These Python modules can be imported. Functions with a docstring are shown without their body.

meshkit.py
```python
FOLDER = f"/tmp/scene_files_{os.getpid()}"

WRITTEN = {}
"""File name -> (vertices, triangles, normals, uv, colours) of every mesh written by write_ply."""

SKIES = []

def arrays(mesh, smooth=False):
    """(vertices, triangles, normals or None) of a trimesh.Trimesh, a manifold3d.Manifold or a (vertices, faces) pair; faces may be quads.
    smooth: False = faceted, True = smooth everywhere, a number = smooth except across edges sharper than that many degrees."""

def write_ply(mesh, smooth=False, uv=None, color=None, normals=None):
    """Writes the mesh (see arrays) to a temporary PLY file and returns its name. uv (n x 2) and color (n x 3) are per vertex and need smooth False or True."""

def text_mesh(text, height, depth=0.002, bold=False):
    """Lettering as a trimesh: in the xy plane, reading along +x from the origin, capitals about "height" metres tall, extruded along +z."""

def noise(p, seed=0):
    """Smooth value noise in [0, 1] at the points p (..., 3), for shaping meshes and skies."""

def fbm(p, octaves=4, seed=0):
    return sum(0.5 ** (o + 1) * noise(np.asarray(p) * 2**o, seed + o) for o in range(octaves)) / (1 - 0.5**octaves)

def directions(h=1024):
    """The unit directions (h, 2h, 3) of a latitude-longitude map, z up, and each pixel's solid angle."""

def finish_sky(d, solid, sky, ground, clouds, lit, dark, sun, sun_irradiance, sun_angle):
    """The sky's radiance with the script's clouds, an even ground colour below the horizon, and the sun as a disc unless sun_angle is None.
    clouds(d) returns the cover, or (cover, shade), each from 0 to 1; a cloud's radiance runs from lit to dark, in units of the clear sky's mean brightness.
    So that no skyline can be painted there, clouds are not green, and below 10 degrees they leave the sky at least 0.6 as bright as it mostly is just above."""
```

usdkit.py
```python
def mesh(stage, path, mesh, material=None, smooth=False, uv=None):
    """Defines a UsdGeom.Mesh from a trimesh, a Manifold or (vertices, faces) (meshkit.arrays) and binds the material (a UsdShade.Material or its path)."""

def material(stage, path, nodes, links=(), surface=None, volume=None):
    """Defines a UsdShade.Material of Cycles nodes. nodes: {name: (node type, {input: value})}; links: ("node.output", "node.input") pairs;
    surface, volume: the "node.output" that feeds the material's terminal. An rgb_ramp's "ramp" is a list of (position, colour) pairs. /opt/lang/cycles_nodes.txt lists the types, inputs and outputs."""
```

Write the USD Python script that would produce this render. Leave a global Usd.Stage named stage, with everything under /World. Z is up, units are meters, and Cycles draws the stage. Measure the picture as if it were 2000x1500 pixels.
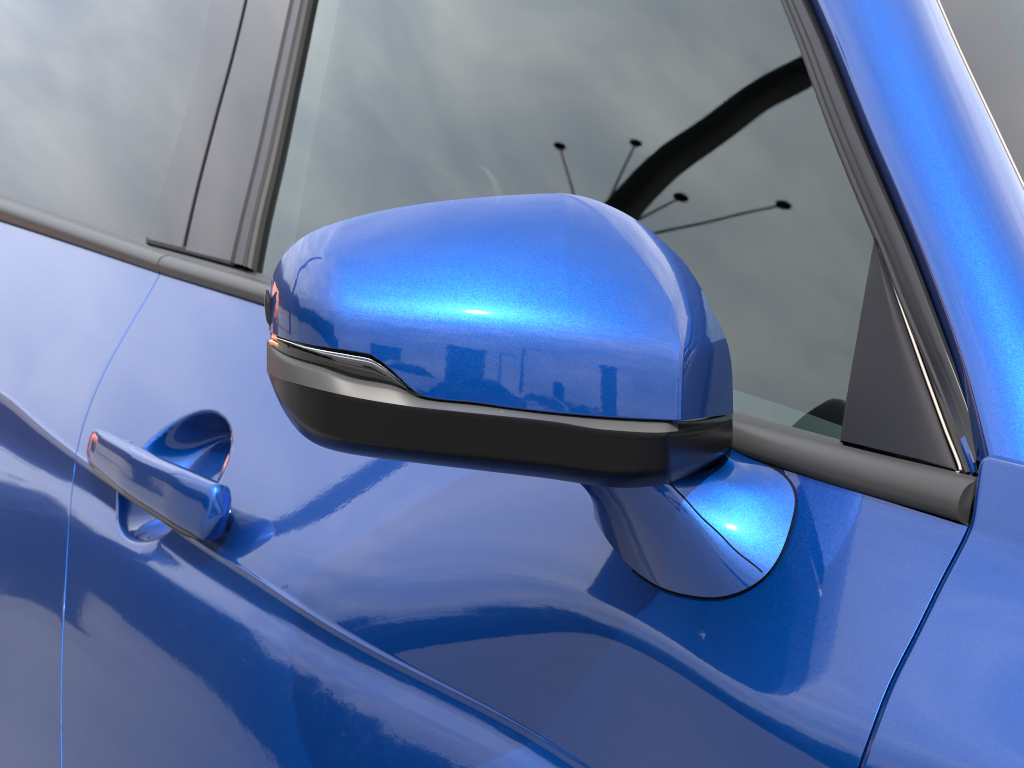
import math, random
import numpy as np
import trimesh
from scipy.interpolate import PchipInterpolator, CubicSpline
from scipy.ndimage import gaussian_filter
from pxr import Usd, UsdGeom, UsdLux, UsdShade, Sdf, Gf, Vt
import usdkit, meshkit

random.seed(5); np.random.seed(5); RNG = np.random.default_rng(5)
stage = Usd.Stage.CreateInMemory()
UsdGeom.SetStageUpAxis(stage, 'Z'); UsdGeom.SetStageMetersPerUnit(stage, 1.0)
UsdGeom.Xform.Define(stage, '/World'); UsdGeom.Scope.Define(stage, '/World/Looks')

# ------------------------------------------------------------------ camera
AZ, PITCH, ROLL, FPX = math.radians(38), math.radians(-4), math.radians(9.07), 2780.0
CAM = np.array([0.690, -0.65, 1.138])
_F = np.array([-math.cos(AZ) * math.cos(PITCH), math.sin(AZ) * math.cos(PITCH), math.sin(PITCH)])
_R = np.cross(_F, [0, 0, 1]); _R /= np.linalg.norm(_R); _U = np.cross(_R, _F)
R2 = _R * math.cos(ROLL) + _U * math.sin(ROLL)
U2 = _U * math.cos(ROLL) - _R * math.sin(ROLL)
cam = UsdGeom.Camera.Define(stage, '/World/camera')
cam.CreateFocalLengthAttr(50.04); cam.CreateHorizontalApertureAttr(36.0); cam.CreateVerticalApertureAttr(27.0)
cam.CreateFStopAttr(20.0); cam.CreateFocusDistanceAttr(0.82)
cam.CreateClippingRangeAttr(Gf.Vec2f(0.02, 5000)); cam.CreateExposureAttr(1.85)
M4 = Gf.Matrix4d(*R2, 0, *U2, 0, *(-_F), 0, *CAM, 1)
UsdGeom.Xformable(cam).AddTransformOp().Set(M4)

# ------------------------------------------------------------------ sky and sun
SUN = np.array([0.335, -0.392, 0.86]); SUN /= np.linalg.norm(SUN)
EL, ROT = math.asin(SUN[2]), math.atan2(SUN[0], SUN[1])
sky_mat = usdkit.material(stage, '/World/Looks/sky', {
    'tc': ('texture_coordinate', {}),
    'sky': ('sky_texture', {'sky_type': 'single_scattering', 'sun_disc': False, 'sun_elevation': EL, 'sun_rotation': ROT, 'aerosol_density': 2.0}),
    'map': ('mapping', {'scale': (1.0, 1.0, 2.2), 'rotation': (0.0, 0.0, 4.2)}),
    'n1': ('noise_texture', {'scale': 2.6, 'detail': 7.0, 'roughness': 0.52, 'distortion': 0.35}),
    'ramp': ('rgb_ramp', {'ramp': [(0.28, (0.70,) * 3), (0.42, (0.88,) * 3), (0.56, (0.98,) * 3), (0.8, (1.0,) * 3)]}),
    'n2': ('noise_texture', {'scale': 4.6, 'detail': 6.0, 'roughness': 0.55, 'distortion': 0.3}),
    'cr': ('rgb_ramp', {'ramp': [(0.30, (7.3, 8.2, 9.9)), (0.5, (10.6, 10.95, 11.7)), (0.7, (15.0, 14.8, 14.6))]}),
    'sep': ('separate_xyz', {}), 'zr': ('rgb_ramp', {'ramp': [(0.72, (1.0,) * 3), (0.86, (0.55,) * 3), (0.95, (0.25,) * 3), (1.0, (0.22,) * 3)]}),
    'hz': ('rgb_ramp', {'ramp': [(0.0, (0.50, 0.52, 0.55)), (0.22, (0.56, 0.58, 0.62)), (0.38, (0.80, 0.81, 0.83)), (0.60, (1.0,) * 3)]}), 'dim': ('mix', {'mix_type': 'multiply', 'fac': 1.0}),
    'mul': ('mix', {'mix_type': 'multiply', 'fac': 1.0}),
    'mix': ('mix', {'mix_type': 'mix'}),
    'bg': ('background_shader', {'strength': 0.075}),
}, [('tc.generated', 'map.vector'), ('map.vector', 'n1.vector'), ('map.vector', 'n2.vector'), ('n1.fac', 'ramp.fac'), ('n2.fac', 'cr.fac'),
    ('tc.generated', 'sep.vector'), ('sep.z', 'zr.fac'), ('ramp.color', 'mul.color1'), ('zr.color', 'mul.color2'), ('mul.color', 'mix.fac'), ('sky.color', 'mix.color1'), ('cr.color', 'dim.color1'), ('sep.z', 'hz.fac'), ('hz.color', 'dim.color2'), ('dim.color', 'mix.color2'), ('mix.color', 'bg.color')], surface='bg.background')
dome = UsdLux.DomeLight.Define(stage, '/World/sky')
UsdShade.MaterialBindingAPI.Apply(dome.GetPrim()).Bind(sky_mat)
dome.GetPrim().SetCustomDataByKey('kind', 'structure')
sun = UsdLux.DistantLight.Define(stage, '/World/sun')
sun.CreateNormalizeAttr(True); sun.CreateIntensityAttr(1.25); sun.CreateAngleAttr(0.5); sun.CreateColorAttr(Gf.Vec3f(1.0, 0.94, 0.86))
_z = SUN; _x = np.cross([0, 0, 1.0], _z); _x /= np.linalg.norm(_x); _y = np.cross(_z, _x)
UsdGeom.Xformable(sun).AddTransformOp().Set(Gf.Matrix4d(*_x, 0, *_y, 0, *_z, 0, 0, 0, 30, 1))

# ------------------------------------------------------------------ helpers
def ray(px, py):
    px, py = np.asarray(px, float), np.asarray(py, float)
    d = _F * FPX + R2 * (px - 1000)[..., None] - U2 * (py - 750)[..., None]
    return d / np.linalg.norm(d, axis=-1, keepdims=True)

def on_plane(px, py, p0, n):
    d = ray(px, py); n = np.asarray(n, float)
    off = np.asarray((np.asarray(p0) - CAM) @ n)
    return CAM + d * (off / (d @ n))[..., None]

def curve(pts, n=60):
    """Smooth curve through points (k, m), evenly resampled to n points."""
    p = np.asarray(pts, float)
    t = np.r_[0, np.cumsum(np.sqrt(np.linalg.norm(np.diff(p, axis=0), axis=1)))]
    q = PchipInterpolator(t, p)(np.linspace(0, t[-1], 8 * n))
    s = np.r_[0, np.cumsum(np.linalg.norm(np.diff(q, axis=0), axis=1))]
    return np.stack([np.interp(np.linspace(0, s[-1], n), s, q[:, k]) for k in range(p.shape[1])], 1)

def spl(pts, n=60):
    """As curve(), but with a rounder cubic."""
    p = np.asarray(pts, float)
    t = np.r_[0, np.cumsum(np.sqrt(np.linalg.norm(np.diff(p, axis=0), axis=1)))]
    q = CubicSpline(t, p)(np.linspace(0, t[-1], 8 * n))
    s = np.r_[0, np.cumsum(np.linalg.norm(np.diff(q, axis=0), axis=1))]
    return np.stack([np.interp(np.linspace(0, s[-1], n), s, q[:, k]) for k in range(p.shape[1])], 1)

def grid(P, flip=None, closed=False):
    """Grid of points (m, n, 3) -> trimesh; faces turned towards the street side."""
    m, n = P.shape[:2]
    i, j = np.meshgrid(np.arange(m - 1), np.arange(n if closed else n - 1), indexing='ij')
    j2 = (j + 1) % n
    a, b, c, d = i * n + j, i * n + j2, (i + 1) * n + j2, (i + 1) * n + j
    f = np.concatenate([np.stack([a, b, c], -1).reshape(-1, 3), np.stack([a, c, d], -1).reshape(-1, 3)])
    v = P.reshape(-1, 3)
    if flip is None:
        nn = np.cross(v[f[:, 1]] - v[f[:, 0]], v[f[:, 2]] - v[f[:, 0]])
        cc = v[f].mean(1)
        flip = (nn * (CAM - cc)).sum() < 0
    if flip:
        f = f[:, ::-1]
    return trimesh.Trimesh(v, f, process=False)

def join(*ms):
    m = trimesh.util.concatenate(list(ms))
    m.merge_vertices(merge_norm=True, merge_tex=True, digits_vertex=5)
    return m

USED = {}
def numbered(parent, name):
    k = USED.get((parent, name), 0); USED[(parent, name)] = k + 1
    return f'{parent}/{name}' + (f'_{k:03d}' if k else '')

def obj(name, mesh, m, parent='/World', smooth=35, label=None, kind=None):
    parent = parent if isinstance(parent, str) else str(parent.GetPath())
    p = usdkit.mesh(stage, numbered(parent, name), mesh, m, smooth=smooth).GetPrim()
    if label: p.SetCustomDataByKey('label', label)
    if kind: p.SetCustomDataByKey('kind', kind)
    return p

def thing(name, label, cat, loc=(0, 0, 0), rotz=0, group=None):
    x = UsdGeom.Xform.Define(stage, numbered('/World', name)); x.AddTranslateOp().Set(Gf.Vec3d(*map(float, loc))); x.AddRotateZOp().Set(float(math.degrees(rotz)))
    o = x.GetPrim(); o.SetCustomDataByKey('label', label); o.SetCustomDataByKey('category', cat)
    if group: o.SetCustomDataByKey('group', group)
    return o

def tube(pts, r, n=12, caps=True):
    p = np.asarray(pts, float); r = np.broadcast_to(r, len(p))
    t = np.gradient(p, axis=0); t /= np.linalg.norm(t, axis=1, keepdims=True)
    up = np.array([0.31, 0.2, 0.93]); a = np.cross(t, up); a /= np.linalg.norm(a, axis=1, keepdims=True); b = np.cross(t, a)
    th = np.linspace(0, 2 * np.pi, n, endpoint=False)
    P = p[:, None] + r[:, None, None] * (a[:, None] * np.cos(th)[:, None] + b[:, None] * np.sin(th)[:, None])
    if caps:
        P = np.concatenate([np.repeat(p[:1, None], n, 1), P, np.repeat(p[-1:, None], n, 1)])
    return grid(P, closed=True, flip=False)

def box(c, s, bevel=0.0):
    if not bevel:
        m = trimesh.creation.box(s); m.apply_translation(c); return m
    import manifold3d as m3
    h = np.array(s) / 2 - bevel
    M = m3.Manifold.batch_hull([m3.Manifold.sphere(bevel, 12).translate([x * h[0], y * h[1], z * h[2]]) for x in (-1, 1) for y in (-1, 1) for z in (-1, 1)])
    q = M.to_mesh(); m = trimesh.Trimesh(q.vert_properties[:, :3], q.tri_verts); m.apply_translation(c); return m

# ------------------------------------------------------------------ materials
L = '/World/Looks/'
def plain(name, col, rough=0.5, metal=0.0, coat=0.0, spec=0.5, bump=0.0, bscale=400, var=0.0, ior=1.5, coat_rough=0.03):
    n = {'p': ('principled_bsdf', {'base_color': col, 'roughness': rough, 'metallic': metal, 'coat_weight': coat, 'specular_ior_level': spec, 'ior': ior, 'coat_roughness': coat_rough}),
         'g': ('geometry', {}), 'nz': ('noise_texture', {'scale': bscale, 'detail': 4.0})}
    l = [('g.position', 'nz.vector')]
    if bump:
        n['b'] = ('bump', {'strength': bump, 'distance': 0.15 / bscale}); l += [('nz.fac', 'b.height'), ('b.normal', 'p.normal')]
    if var:
        n['r'] = ('rgb_ramp', {'ramp': [(0.3, tuple(c * (1 - var) for c in col)), (0.7, tuple(min(1, c * (1 + var)) for c in col))]})
        n['n2'] = ('noise_texture', {'scale': bscale * 0.13, 'detail': 5.0})
        l += [('g.position', 'n2.vector'), ('n2.fac', 'r.fac'), ('r.color', 'p.base_color')]
    return usdkit.material(stage, L + name, n, l, surface='p.BSDF')

# blue metallic paint: flakes under a clear coat
paint = usdkit.material(stage, L + 'blue_paint', {
    'g': ('geometry', {}),
    'v': ('voronoi_texture', {'scale': 1800.0}),
    'sub': ('mix_vector', {}) if False else ('mapping', {'location': (-0.5, -0.5, -0.5)}),
    'scl': ('mapping', {'scale': (0.11, 0.11, 0.11)}),
    'add': ('vector_math', {'math_type': 'add'}),
    'nrm': ('vector_math', {'math_type': 'normalize'}),
    'orange': ('noise_texture', {'scale': 260.0, 'detail': 1.0}),
    'film': ('noise_texture', {'scale': 14.0, 'detail': 6.0, 'roughness': 0.65}), 'fr': ('rgb_ramp', {'ramp': [(0.35, (0.025,) * 3), (0.72, (0.06,) * 3)]}),
    'ob': ('bump', {'strength': 0.022, 'distance': 0.0006}),
    'p': ('principled_bsdf', {'base_color': (0.0008, 0.0315, 0.160), 'metallic': 1.0, 'roughness': 0.47, 'specular_ior_level': 0.5,
                              'coat_weight': 1.0, 'coat_roughness': 0.06, 'coat_ior': 1.48}),
}, [('g.position', 'v.vector'), ('v.color', 'sub.vector'), ('sub.vector', 'scl.vector'), ('scl.vector', 'add.vector1'), ('g.normal', 'add.vector2'),
    ('add.vector', 'nrm.vector1'), ('nrm.vector', 'p.normal'), ('g.position', 'orange.vector'), ('g.position', 'film.vector'), ('film.fac', 'fr.fac'), ('fr.color', 'p.coat_roughness'), ('orange.fac', 'ob.height'), ('ob.normal', 'p.coat_normal')], surface='p.BSDF')

def glass(name, tint, ior, refl=(1, 1, 1)):
    return usdkit.material(stage, L + name, {
        'f': ('fresnel', {'IOR': ior}), 't': ('transparent_bsdf', {'color': tint}),
        'gl': ('glossy_bsdf', {'color': refl, 'roughness': 0.0}), 'm': ('mix_closure', {}),
        'g': ('geometry', {}), 'n': ('noise_texture', {'scale': 9.0, 'detail': 1.0}), 'b': ('bump', {'strength': 0.02, 'distance': 0.004}),
    }, [('f.fac', 'm.fac'), ('t.BSDF', 'm.closure1'), ('gl.BSDF', 'm.closure2'), ('g.position', 'n.vector'), ('n.fac', 'b.height'), ('b.normal', 'gl.normal')], surface='m.closure')

front_glass = glass('front_glass', (0.30, 0.37, 0.35), 1.56, (0.90, 1.0, 1.0))
rear_glass = glass('rear_glass', (0.10, 0.11, 0.115), 1.40, (0.95, 0.98, 1.0))
screen_glass = glass('screen_glass', (0.16, 0.20, 0.19), 1.55, (0.92, 1.0, 0.98))
black_gloss = plain('black_gloss', (0.008, 0.0075, 0.010), 0.05, spec=0.20)
black_plastic = plain('black_plastic', (0.0015, 0.0015, 0.0018), 0.24, bump=0.05, bscale=2500, spec=0.14)
ledge_sky_grey = plain('ledge_sky_grey', (0.018, 0.0185, 0.020), 0.46, bump=0.05, bscale=2500, spec=0.22)  # cover plastic again, sky reflection put into a paler base colour
sail_plastic = plain('sail_plastic', (0.006, 0.006, 0.008), 0.36, bump=0.10, bscale=2200, spec=0.09)
rubber = plain('rubber', (0.004, 0.004, 0.005), 0.6, bump=0.1, bscale=1500, spec=0.2)
satin_grey = plain('satin_grey', (0.014, 0.014, 0.015), 0.38, bump=0.05, bscale=1800, spec=0.24)
trim_grey = plain('trim_grey', (0.009, 0.009, 0.011), 0.32, spec=0.20)
chrome = plain('chrome', (0.62, 0.60, 0.58), 0.08, metal=1.0)
dark_chrome = plain('dark_chrome', (0.045, 0.038, 0.035), 0.22, metal=1.0)
bright_edge = plain('bright_edge', (0.30, 0.27, 0.23), 0.35, metal=0.7)
gap_black = plain('gap_black', (0.002, 0.002, 0.004), 0.8, spec=0.05)
amber = plain('amber_plastic', (0.55, 0.14, 0.03), 0.15, coat=1.0)
cabin_trim = plain('cabin_trim', (0.02, 0.021, 0.021), 0.7, bump=0.2, bscale=600)
cabin_light = plain('cabin_light', (0.30, 0.31, 0.31), 0.7, bump=0.2, bscale=600)
ceramic_band = plain('ceramic_band', (0.012, 0.012, 0.013), 0.05, spec=0.25)
mirror_silver = plain('mirror_silver', (0.85, 0.85, 0.85), 0.0, metal=1.0)
lens_clear = usdkit.material(stage, L + 'lens_clear', {
    'f': ('fresnel', {'IOR': 1.55}), 't': ('transparent_bsdf', {'color': (0.86, 0.86, 0.85)}), 'gl': ('glossy_bsdf', {'color': (1, 1, 1), 'roughness': 0.02}), 'm': ('mix_closure', {})},
    [('f.fac', 'm.fac'), ('t.BSDF', 'm.closure1'), ('gl.BSDF', 'm.closure2')], surface='m.closure')

# ================================================================== THE CAR
car = thing('car', 'glossy metallic blue car seen close at its front door and wing mirror', 'car')
CP = str(car.GetPath())

# belt line: straight, rising a little towards the rear, in the plane y = 0
def P0(px, py, y=0.0): return on_plane(px, py, [0, y, 0], [0, 1, 0])
bA, bB = P0(1880, 1022), P0(0, 432)
SL = (bB[2] - bA[2]) / (bB[0] - bA[0])
def zb(x): return bA[2] + SL * (np.asarray(x) - bA[0])

# side window surface: leans inwards
KW, YW0 = 0.42, 0.014
NW = np.array([-SL * -KW, -1.0, KW]); NW /= np.linalg.norm(NW)          # outward normal
PW = np.array([bA[0], YW0, bA[2]])
def W(px, py, off=0.0): return on_plane(px, py, PW + NW * off, NW)

# ---- door skin: outward offset w(x, d); d = distance below the belt line
xs = np.linspace(-2.3, 0.9, 161)
crease_px = curve([(-200, 640), (0, 735), (80, 782), (150, 838), (430, 1035), (600, 1135), (720, 1212), (900, 1328), (1000, 1392), (1150, 1490), (1500, 1720)], 120)
cr = np.array([P0(a, b, -np.interp(a, [0, 400, 700, 1150], [0.076, 0.090, 0.078, 0.055])) for a, b in crease_px])
o_ = np.argsort(cr[:, 0])
d_crease = np.interp(xs, cr[o_, 0], (zb(cr[:, 0]) - cr[:, 2])[o_])
band_px = np.array([(850, 1290), (1000, 1235), (1150, 1228), (1290, 1215), (1420, 1310), (1560, 1410), (1850, 1450), (2000, 1490)], float)
bd = P0(band_px[:, 0], band_px[:, 1], -0.04)
bdo = np.argsort(bd[:, 0])
d_band = np.interp(xs, np.r_[-2.3, -1.2, bd[bdo, 0], 0.9], np.r_[0.62, 0.48, (zb(bd[:, 0]) - bd[:, 2])[bdo], 0.07])
kx = P0(np.array([50, 300, 600, 1000]), np.array([770, 950, 1130, 1390]), -0.05)[:, 0]
d1x = np.interp(xs, kx, [0.12, 0.045, 0.038, 0.022]); d2x = np.interp(xs, kx, [0.20, 0.092, 0.085, 0.07])
ND = 721; dd = np.linspace(0, 0.72, ND); dstep = dd[1] - dd[0]
E_BELT = np.interp(xs, [-1.5, -0.8, 0.0, 0.4], [40, 40, 44, 58])
PW_UP = np.interp(xs, [-0.5, 0.0, 0.12], [1.4, 2.2, 4.0])
def elev(i):
    """Elevation (degrees) that the skin mirrors, for column i: sky, horizon, ground, then again below the crease."""
    db, dc = d_band[i], d_crease[i]
    up = E_BELT[i] * (1 - (dd / db) ** PW_UP[i]); up = np.where(up < 0, up * 1.1, up); up = np.maximum(up, -24)
    a, b = d1x[i], d2x[i]; q = np.maximum(dd - dc, 0)
    lo = PchipInterpolator([0, .15 * a, .40 * a, .58 * a, .85 * a, a, b, b + .2, 1.2], [-7, 1, 5, 19, 18, 11, 0, -13, -30])(q)
    return np.where(dd < dc, up, lo)
def solve_tilt(E, v):
    """Tilt (radians) of a normal in the yz plane that mirrors v to elevation E."""
    lo, hi = np.full(E.shape, -0.9), np.full(E.shape, 1.1); target = np.sin(np.radians(E))
    for _ in range(40):
        t = (lo + hi) / 2; n = np.stack([0 * t, -np.cos(t), np.sin(t)], -1)
        r = v[..., 2] - 2 * (v * n).sum(-1) * n[..., 2]
        up = r < target; lo = np.where(up, t, lo); hi = np.where(up, hi, t)
    return (lo + hi) / 2
EL2 = np.array([elev(i) for i in range(len(xs))])
Wd = np.zeros_like(EL2)
X = np.repeat(xs[:, None], ND, 1); Z = zb(xs)[:, None] - dd[None]
pts = np.stack([X, np.full_like(X, -0.03), Z], -1); v = pts - CAM; v /= np.linalg.norm(v, axis=-1, keepdims=True)
v[xs > 0.3] = v[np.searchsorted(xs, 0.3)]; v[xs < -1.4] = v[np.searchsorted(xs, -1.4)]
T = np.clip(solve_tilt(EL2, v), math.radians(-20), np.radians(np.interp(xs, [-0.15, 0.03, 0.16, 0.26, 0.34], [33, 26, 24, 22, 21]))[:, None])
Wd = np.cumsum(np.tan(T), 1) * dstep + 0.006
flare = 0.14 * np.where(xs < -0.06, 0, np.where(xs < 0.14, (xs + 0.06) ** 2 / 0.4, 0.10 + (xs - 0.14)))
fd = np.clip(dd / 0.17, 0, 1); Wd = Wd + flare[:, None] * (fd * fd * (3 - 2 * fd))[None]
# stored on either side of the crease, so that the crease stays sharp
NS, NQ, QM = 260, 600, 0.60
sU = np.linspace(0, 1, NS); qL = np.linspace(0, QM, NQ)
WU = np.array([np.interp(sU * d_crease[i], dd, Wd[i]) for i in range(len(xs))])
WL = np.array([np.interp(np.minimum(d_crease[i] + qL, 0.72), dd, Wd[i]) for i in range(len(xs))])
WU[:, -1] = WL[:, 0]
WU = gaussian_filter(WU, (3, 0)); WL = gaussian_filter(WL, (3, 0))
def w_at(x, d):
    x = np.clip(x, xs[0], xs[-1]); dn = np.asarray(d, float); x, dn = np.broadcast_arrays(x, dn)
    dc = np.interp(x, xs, d_crease); q = dn - dc
    i = np.clip((x - xs[0]) / (xs[1] - xs[0]), 0, len(xs) - 1.001); i0 = i.astype(int); a = i - i0
    ju = np.clip(np.clip(dn, 0, None) / dc * (NS - 1), 0, NS - 1.001); jl = np.clip(np.clip(q, 0, None) / QM * (NQ - 1), 0, NQ - 1.001)
    def look(A, j):
        j0 = j.astype(int); b = j - j0
        return (A[i0, j0] * (1 - a) + A[i0 + 1, j0] * a) * (1 - b) + (A[i0, j0 + 1] * (1 - a) + A[i0 + 1, j0 + 1] * a) * b
    w = np.where(q < 0, look(WU, ju), look(WL, jl))
    w = w + 0.0009 * np.exp(-(q / 0.0019) ** 2)
    return w + np.where(dn < 0, dn * 0.32, 0)
def D(px, py, off=0.0):
    """The point of the door skin (raised by off) seen at a pixel."""
    px, py = np.asarray(px, float), np.asarray(py, float)
    p = P0(px, py)
    for _ in range(12):
        y = -w_at(p[..., 0], zb(p[..., 0]) - p[..., 2]) - off
        r = ray(px, py); p = CAM + r * ((y - CAM[1]) / r[..., 1])[..., None]
    return p

# handle bowl pressed into the skin
hc = D(328, 928)
hz = hc[2]; hx = hc[0]; h2 = D(235, 846)
def sm_(t):
    t = np.clip(t * 1.5, 0, 1); return t * t * (3 - 2 * t)
def bowl(x, z):
    q1 = ((x - hx) / 0.076) ** 2 + ((z - hz) / 0.060) ** 2
    return 0.044 * sm_(1 - q1)

def seam_x(px_pts):
    c = spl(px_pts, 80); p = D(c[:, 0], c[:, 1]); d = zb(p[:, 0]) - p[:, 2]; o = np.argsort(d)
    return lambda q: np.interp(q, d[o], p[o, 0])
rear_seam = seam_x([(312, 535), (262, 622), (200, 735), (163, 830), (150, 885), (136, 1010), (128, 1150), (121, 1300), (121, 1500), (122, 1700)])
front_seam = seam_x([(1898, 1000), (1886, 1040), (1842, 1125), (1785, 1240), (1735, 1340), (1697, 1440), (1676, 1500), (1620, 1700)])
HEM = [(0.0, 0.010), (0.00003, 0.0005), (0.00012, 0.00012), (0.0003, 0.0)]

def skin(xl, xr, hem_l, hem_r, ncol, extra=None):
    dc = lambda x: np.interp(x, xs, d_crease)
    s = np.linspace(0, 1, ncol)
    if extra is not None: s = np.unique(np.r_[s, extra])
    n1, n2, n3 = 130, 210, 25
    rows = []
    # columns: s in [0, 1], then the hems
    cols = [(v, 0.0, 0.0) for v in s]
    if hem_l: cols = [(0.0, a, b) for a, b in HEM] + [(v, 0, 0) for v in s if v > 0.006]
    if hem_r: cols = [c for c in cols if c[0] < 0.994] + [(1.0, -a, b) for a, b in HEM[::-1]]
    g = np.zeros((n1 + 1 + n2 + n3, len(cols), 3))
    for k, (sv, dx, inn) in enumerate(cols):
        x_mid = xl(0.1) * (1 - sv) + xr(0.1) * sv
        for _ in range(2):
            dcv = float(dc(x_mid)); x_mid = xl(dcv) * (1 - sv) + xr(dcv) * sv
        d = np.r_[np.linspace(0, 1, n1 + 1) ** 1.2 * (dcv - 0.0065), dcv + np.linspace(-0.0060, 0.0060, n3), dcv + 0.0065 + (0.72 - dcv - 0.0065) * np.linspace(0, 1, n2) ** 1.25]
        x = xl(d) * (1 - sv) + xr(d) * sv + dx
        z = zb(x) - d
        y = -(w_at(x, d) - bowl(x, z) - inn)
        g[:, k] = np.stack([x, y, z], -1)
    # top ledge running back under the moulding
    lip = g[:1].copy(); lip[..., 1] += 0.012; lip[..., 2] += 0.001
    return grid(np.concatenate([lip, g]))
fine = (lambda a, b: np.linspace(a, b, 200))
door = obj('front_door', skin(lambda d: rear_seam(d) + 0.0009, lambda d: front_seam(d) - 0.0003, True, True, 120, fine(0.0, 0.26)), paint, CP, smooth=28)
rdoor = obj('rear_door', skin(lambda d: -2.28 + 0 * d, lambda d: rear_seam(d) - 0.0009, False, True, 120, fine(0.75, 1.0)), paint, CP, smooth=28)

# dark jamb behind the seams
def jamb(fx):
    d = np.linspace(-0.01, 0.70, 60); x = fx(d)
    P = np.stack([np.stack([x + o, -w_at(x, d) + 0.011, zb(x) - d], -1) for o in (-0.03, 0.03)], 1)
    return grid(P)
obj('door_jamb', jamb(rear_seam), gap_black, CP); obj('door_jamb', jamb(front_seam), gap_black, CP)

# ---- front wing (fender)
fl = spl([(1922, 893), (1914, 905), (1909, 930), (1902, 985), (1891, 1036), (1846, 1125), (1789, 1240), (1739, 1340), (1701, 1440), (1680, 1500), (1624, 1700)], 130)
u = np.linspace(0, 1, 60)
cols = []
for a, inn in [(0.0, 0.010), (0.3, 0.004), (1.2, 0.0018), (3.0, 0.0005), (7, 0)] + [(7 + 620 * t ** 1.2, 0.0) for t in u[1:]]:
    px = fl[:, 0] + a; py = fl[:, 1] + 0.24 * a
    p = D(px, py, 0.0085 - inn)
    cols.append(p)
fend = np.stack(cols, 1)
# rounded top edge
top = fend[:1].copy(); t2 = top.copy(); t2[..., 1] += 0.006; t2[..., 2] += 0.002; t3 = top.copy(); t3[..., 1] += 0.02; t3[..., 2] -= 0.002
obj('front_wing', grid(np.concatenate([t3, t2, fend])), paint, CP, smooth=40)

# ---- ribbons: a profile swept between two pixel curves on the window surface
def ribbon(A, B, prof, N, n=60, taper=None):
    """A, B: (n,3) curves; prof: (s, h) pairs; N outward normal."""
    tp = np.ones(len(A)) if taper is None else np.interp(np.linspace(0, 1, len(A)), *taper)
    return grid(np.stack([A * (1 - s) + B * s + N * (h * tp)[:, None] for s, h in prof], 1))
def rib_px(a, b, prof, base=0.0, n=70, N=NW, surf=W, sp=curve, taper=None):
    ca, cb = sp(a, n), sp(b, n)
    return ribbon(surf(ca[:, 0], ca[:, 1], base), surf(cb[:, 0], cb[:, 1], base), prof, N, taper=taper)
def round_prof(h, r=0.18, depth=0.012, k=8):
    t = np.linspace(0, np.pi / 2, k)
    left = [(r * (1 - math.cos(a)), h * math.sin(a)) for a in t]
    return [(0, -depth)] + left + [(1 - s, hh) for s, hh in left[::-1]] + [(1, -depth)]

# belt mouldings (satin grey), one per door, butting at the seam
def moulding(top, bot, end=2.0):
    ct, cb = curve(top, 70), curve(bot, 70)
    A = P0(ct[:, 0], ct[:, 1], 0.004); B = P0(cb[:, 0], cb[:, 1], -0.002)
    prof = [(0, -0.012), (0.0, 0.0), (0.05, 0.003), (0.14, 0.0068), (0.26, 0.0095), (0.40, 0.0108), (0.55, 0.0110), (0.72, 0.0103), (0.86, 0.0085), (0.95, 0.0058), (1.0, 0.002), (1.0, -0.01)]
    N = np.array([0, -1.0, 0])
    tp = np.interp(np.linspace(0, 1, len(A)), [0, end, end + .012, end + 1], [1, 1, 0.3, 0.3])
    G = np.stack([A * (1 - s) + B * s + N * (h * tp)[:, None] for s, h in prof], 1)
    e0 = G[:1].copy(); e0[..., 1] += 0.012; e1 = G[-1:].copy(); e1[..., 1] += 0.012
    return grid(np.concatenate([e0, G, e1]))
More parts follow.
